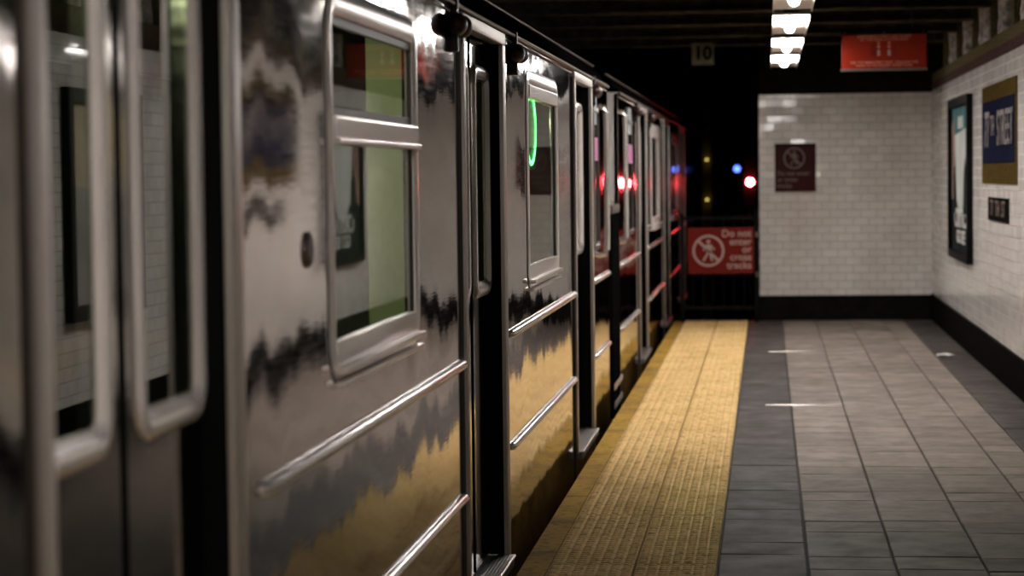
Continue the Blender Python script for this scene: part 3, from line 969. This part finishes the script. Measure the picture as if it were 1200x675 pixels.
# framed posters on the right wall
M['poster_teal'] = rough_mat('poster_teal', (0.025, 0.075, 0.08), (0.06, 0.15, 0.15), 4, 0.85, 0.0)
M['poster_pale'] = rough_mat('poster_pale', (0.34, 0.38, 0.36), (0.50, 0.50, 0.48), 3, 0.85, 0.0)
M['poster_skin'] = rough_mat('poster_flesh', (0.15, 0.09, 0.07), (0.26, 0.17, 0.14), 4, 0.85, 0.0)
M['poster_dark'] = rough_mat('poster_dark', (0.008, 0.012, 0.014), (0.03, 0.035, 0.035), 6, 0.85, 0.0)
M['poster_text'] = mat('poster_text', (0.50, 0.50, 0.48), 0.8, spec=0.05)
M['poster_cream'] = rough_mat('poster_cream', (0.42, 0.36, 0.24), (0.55, 0.49, 0.36), 3, 0.85, 0.0)
M['poster_grey'] = rough_mat('poster_grey', (0.26, 0.25, 0.24), (0.36, 0.35, 0.33), 3, 0.85, 0.0)
def frame_x(root, y0, y1, z0, z1, wd=0.07, d=0.05):
    bm = NB()
    x0, x1 = WX - d, WX - 0.0005
    box(bm, x0, x1, y0, y0 + wd, z0, z1, bev=0.004)
    box(bm, x0, x1, y1 - wd, y1, z0, z1, bev=0.004)
    box(bm, x0, x1, y0 + wd, y1 - wd, z0, z0 + wd, bev=0.004)
    box(bm, x0, x1, y0 + wd, y1 - wd, z1 - wd, z1, bev=0.004)
    return obj('poster_frame', bm, M['black'], root)
def flat_x(name, pts, x, material, parent):
    bm = NB()
    a = [bm.verts.new((x, y, z)) for y, z in pts]
    b = [bm.verts.new((x + 0.0015, y, z)) for y, z in pts]
    bm.faces.new(a)
    bm.faces.new(list(reversed(b)))
    for i in range(len(a)):
        bm.faces.new([a[i], b[i], b[(i + 1) % len(a)], a[(i + 1) % len(a)]])
    bmesh.ops.recalc_face_normals(bm, faces=bm.faces)
    return obj(name, bm, material, parent)
py0, py1, pz0, pz1 = 18.0, 19.9, 0.715, 2.055
ps = empty('framed_poster', (WX, 18.95, pz0), 'black framed film poster with a teal top and dark silhouettes near the wall corner', 'poster')
frame_x(ps, py0, py1, pz0, pz1)
X = WX - 0.012
sheet = flat_x('poster_sheet', [(py0 + 0.06, pz0 + 0.05), (py1 - 0.06, pz0 + 0.05), (py1 - 0.06, pz1 - 0.05), (py0 + 0.06, pz1 - 0.05)], X, M['poster_dark'], ps)
flat_x('printed_sky', [(py0 + 0.1, 1.70), (py1 - 0.1, 1.70), (py1 - 0.1, 1.98), (py0 + 0.1, 1.98)], X - 0.002, M['poster_teal'], sheet)
flat_x('printed_glow', [(18.55, 1.22), (19.05, 1.06), (19.35, 1.22), (19.55, 1.75), (18.35, 1.80)], X - 0.004, M['poster_pale'], sheet)
flat_x('printed_figure', [(19.52, 1.25), (19.80, 1.20), (19.80, 1.84), (19.66, 1.90), (19.50, 1.70)], X - 0.006, M['poster_skin'], sheet)
flat_x('printed_figure', [(18.12, 1.25), (18.36, 1.35), (18.45, 1.70), (18.26, 1.88), (18.12, 1.80)], X - 0.006, M['poster_skin'], sheet)
flat_x('printed_silhouette', [(19.40, 1.10), (19.62, 1.10), (19.62, 1.42), (19.54, 1.50), (19.44, 1.42)], X - 0.008, M['poster_dark'], sheet)
flat_x('printed_silhouette', [(18.30, 1.10), (18.70, 1.10), (18.60, 1.45), (18.50, 1.56), (18.40, 1.45)], X - 0.008, M['poster_dark'], sheet)
flat_x('printed_patch', [(18.7, 1.80), (19.2, 1.80), (19.2, 1.90), (18.7, 1.90)], X - 0.006, M['poster_pale'], sheet)
obj('lettering', face_minus_x(text_bm('CRITICS', 0.21, 0.001, 0.006), X - 0.004, 18.95, 1.05, 1.6), M['poster_text'], sheet)
obj('lettering', face_minus_x(text_bm('GO SEE', 0.15, 0.001, 0.004), X - 0.004, 18.95, 0.90, 1.6), M['poster_text'], sheet)

ps2 = empty('framed_poster', (WX, 12.3, 0.70), 'large black framed poster seen mirrored in the train door glass', 'poster')
frame_x(ps2, 11.6, 13.0, 0.70, 1.95, 0.08)
sh2 = flat_x('poster_sheet', [(11.65, 0.75), (12.95, 0.75), (12.95, 1.90), (11.65, 1.90)], X, M['poster_grey'], ps2)
flat_x('printed_panel', [(11.68, 1.42), (12.92, 1.42), (12.92, 1.87), (11.68, 1.87)], X - 0.002, M['poster_cream'], sh2)

# ------------------------------------------------------------------ litter and added metal slivers for seam glints on the floor
bm = NB()
pts = [(0.0, 0.0, 0.004), (0.045, 0.012, 0.016), (0.09, -0.006, 0.006), (0.135, 0.010, 0.012), (0.150, 0.06, 0.003), (0.10, 0.075, 0.018), (0.05, 0.062, 0.005), (0.01, 0.055, 0.014)]
v = [bm.verts.new((1.31 + x, 17.95 + y, z)) for x, y, z in pts]
c = bm.verts.new((1.385, 17.985, 0.024))
for i in range(8):
    bm.faces.new([v[i], v[(i + 1) % 8], c])
pp = obj('crumpled_paper', bm, M['paper'], origin=(1.385, 17.98, 0.0))
bm2 = pp.modifiers.new('thickness', 'SOLIDIFY'); bm2.thickness = 0.002
tag(pp, 'small crumpled scrap of white paper on the floor near the right wall', 'paper scrap')

M['strip'] = mat('seam_glint_metal', (0.8, 0.76, 0.72), 0.18, 1.0)
def strip(x0, x1, y, label, h=0.006):  # added metal sliver standing in for a lamp glint on a paver seam
    bm = NB()
    p = [(0, 0.001), (0.010, h), (0.016, 0.001)]
    A = [bm.verts.new((x0, y + a, b)) for a, b in p]
    B = [bm.verts.new((x1, y + a, b)) for a, b in p]
    for i in range(3):
        bm.faces.new([A[i], B[i], B[(i + 1) % 3], A[(i + 1) % 3]])
    bm.faces.new(A); bm.faces.new(B)
    bmesh.ops.recalc_face_normals(bm, faces=bm.faces)
    tag(obj('seam_glint', bm, M['strip'], origin=((x0 + x1) / 2, y, 0)), label, 'added glint', 'added slivers for floor seam glints')
strip(-0.02, 0.46, 14.17, 'added thin metal sliver making the glint on a floor seam, nearer of two')
strip(0.0, 0.46, 18.45, 'added thin metal sliver making the glint on a floor seam, farther of two', 0.005)

# ------------------------------------------------------------------ signals and columns in the tunnel
def signal(name, x, y, z, r, col, es, label, lamp=None):
    root = empty(name, (x, y, z - 0.4), label, 'signal light')
    bm = NB()
    box(bm, x - r * 1.9, x + r * 1.9, y + 0.02, y + 0.22, z - 0.32, z + 0.32, bev=0.01)
    hs = obj('housing', bm, M['black'], root)
    bm = NB()
    bmesh.ops.create_uvsphere(bm, u_segments=16, v_segments=10, radius=1, matrix=Matrix.Translation((x, y + 0.01, z)) @ Matrix.Diagonal((r, r * 0.5, r, 1)))
    m = mat(name + '_lens', (0.1, 0.1, 0.1), 0.3, emit=col, es=es)
    obj('lens', bm, m, hs, smooth=True)
    bm = NB()
    tube(bm, [(x, y + 0.12, -1.3), (x, y + 0.12, z - 0.32)], 0.035, 10)
    obj('mast', bm, M['dark_metal'], root)
    return root
rs = signal('red_signal', -0.21, 28.0, 1.345, 0.045, (1.0, 0.05, 0.06), RED_SIGNAL, 'glowing red signal lamp in the dark tunnel beside the end wall')
signal('blue_light', -0.50, 38.0, 1.53, 0.055, (0.10, 0.20, 1.0), 0.9, 'small glowing blue lamp deep in the tunnel left of the red signal')
# yellowish lit tunnel column with its small lamp
col = empty('tunnel_column', (-1.05, 40.0, -1.3), 'dim yellow steel column in the tunnel between the train and the blue lamp', 'column')
M['yellow_paint'] = rough_mat('old_yellow_paint', (0.08, 0.06, 0.012), (0.2, 0.15, 0.04), 6, 0.5, 0.004)
bm = NB()
box(bm, -1.13, -1.12, 39.9, 40.1, -1.3, 3.02)
box(bm, -0.98, -0.97, 39.9, 40.1, -1.3, 3.02)
box(bm, -1.12, -0.98, 39.995, 40.005, -1.3, 3.02)
obj('steel_section', bm, M['yellow_paint'], col)
M['tunnel_bulb'] = mat('tunnel_bulb', (0.5, 0.4, 0.1), 0.4, emit=(1.0, 0.75, 0.2), es=0.35)
for zz in (1.70, 1.0):
    bm = NB()
    bmesh.ops.create_uvsphere(bm, u_segments=12, v_segments=8, radius=0.022, matrix=Matrix.Translation((-1.05, 39.82, zz)))
    tube(bm, [(-1.05, 39.84, zz), (-1.05, 39.99, zz)], 0.02, 8)
    obj('bulb', bm, M['tunnel_bulb'], col, smooth=True)
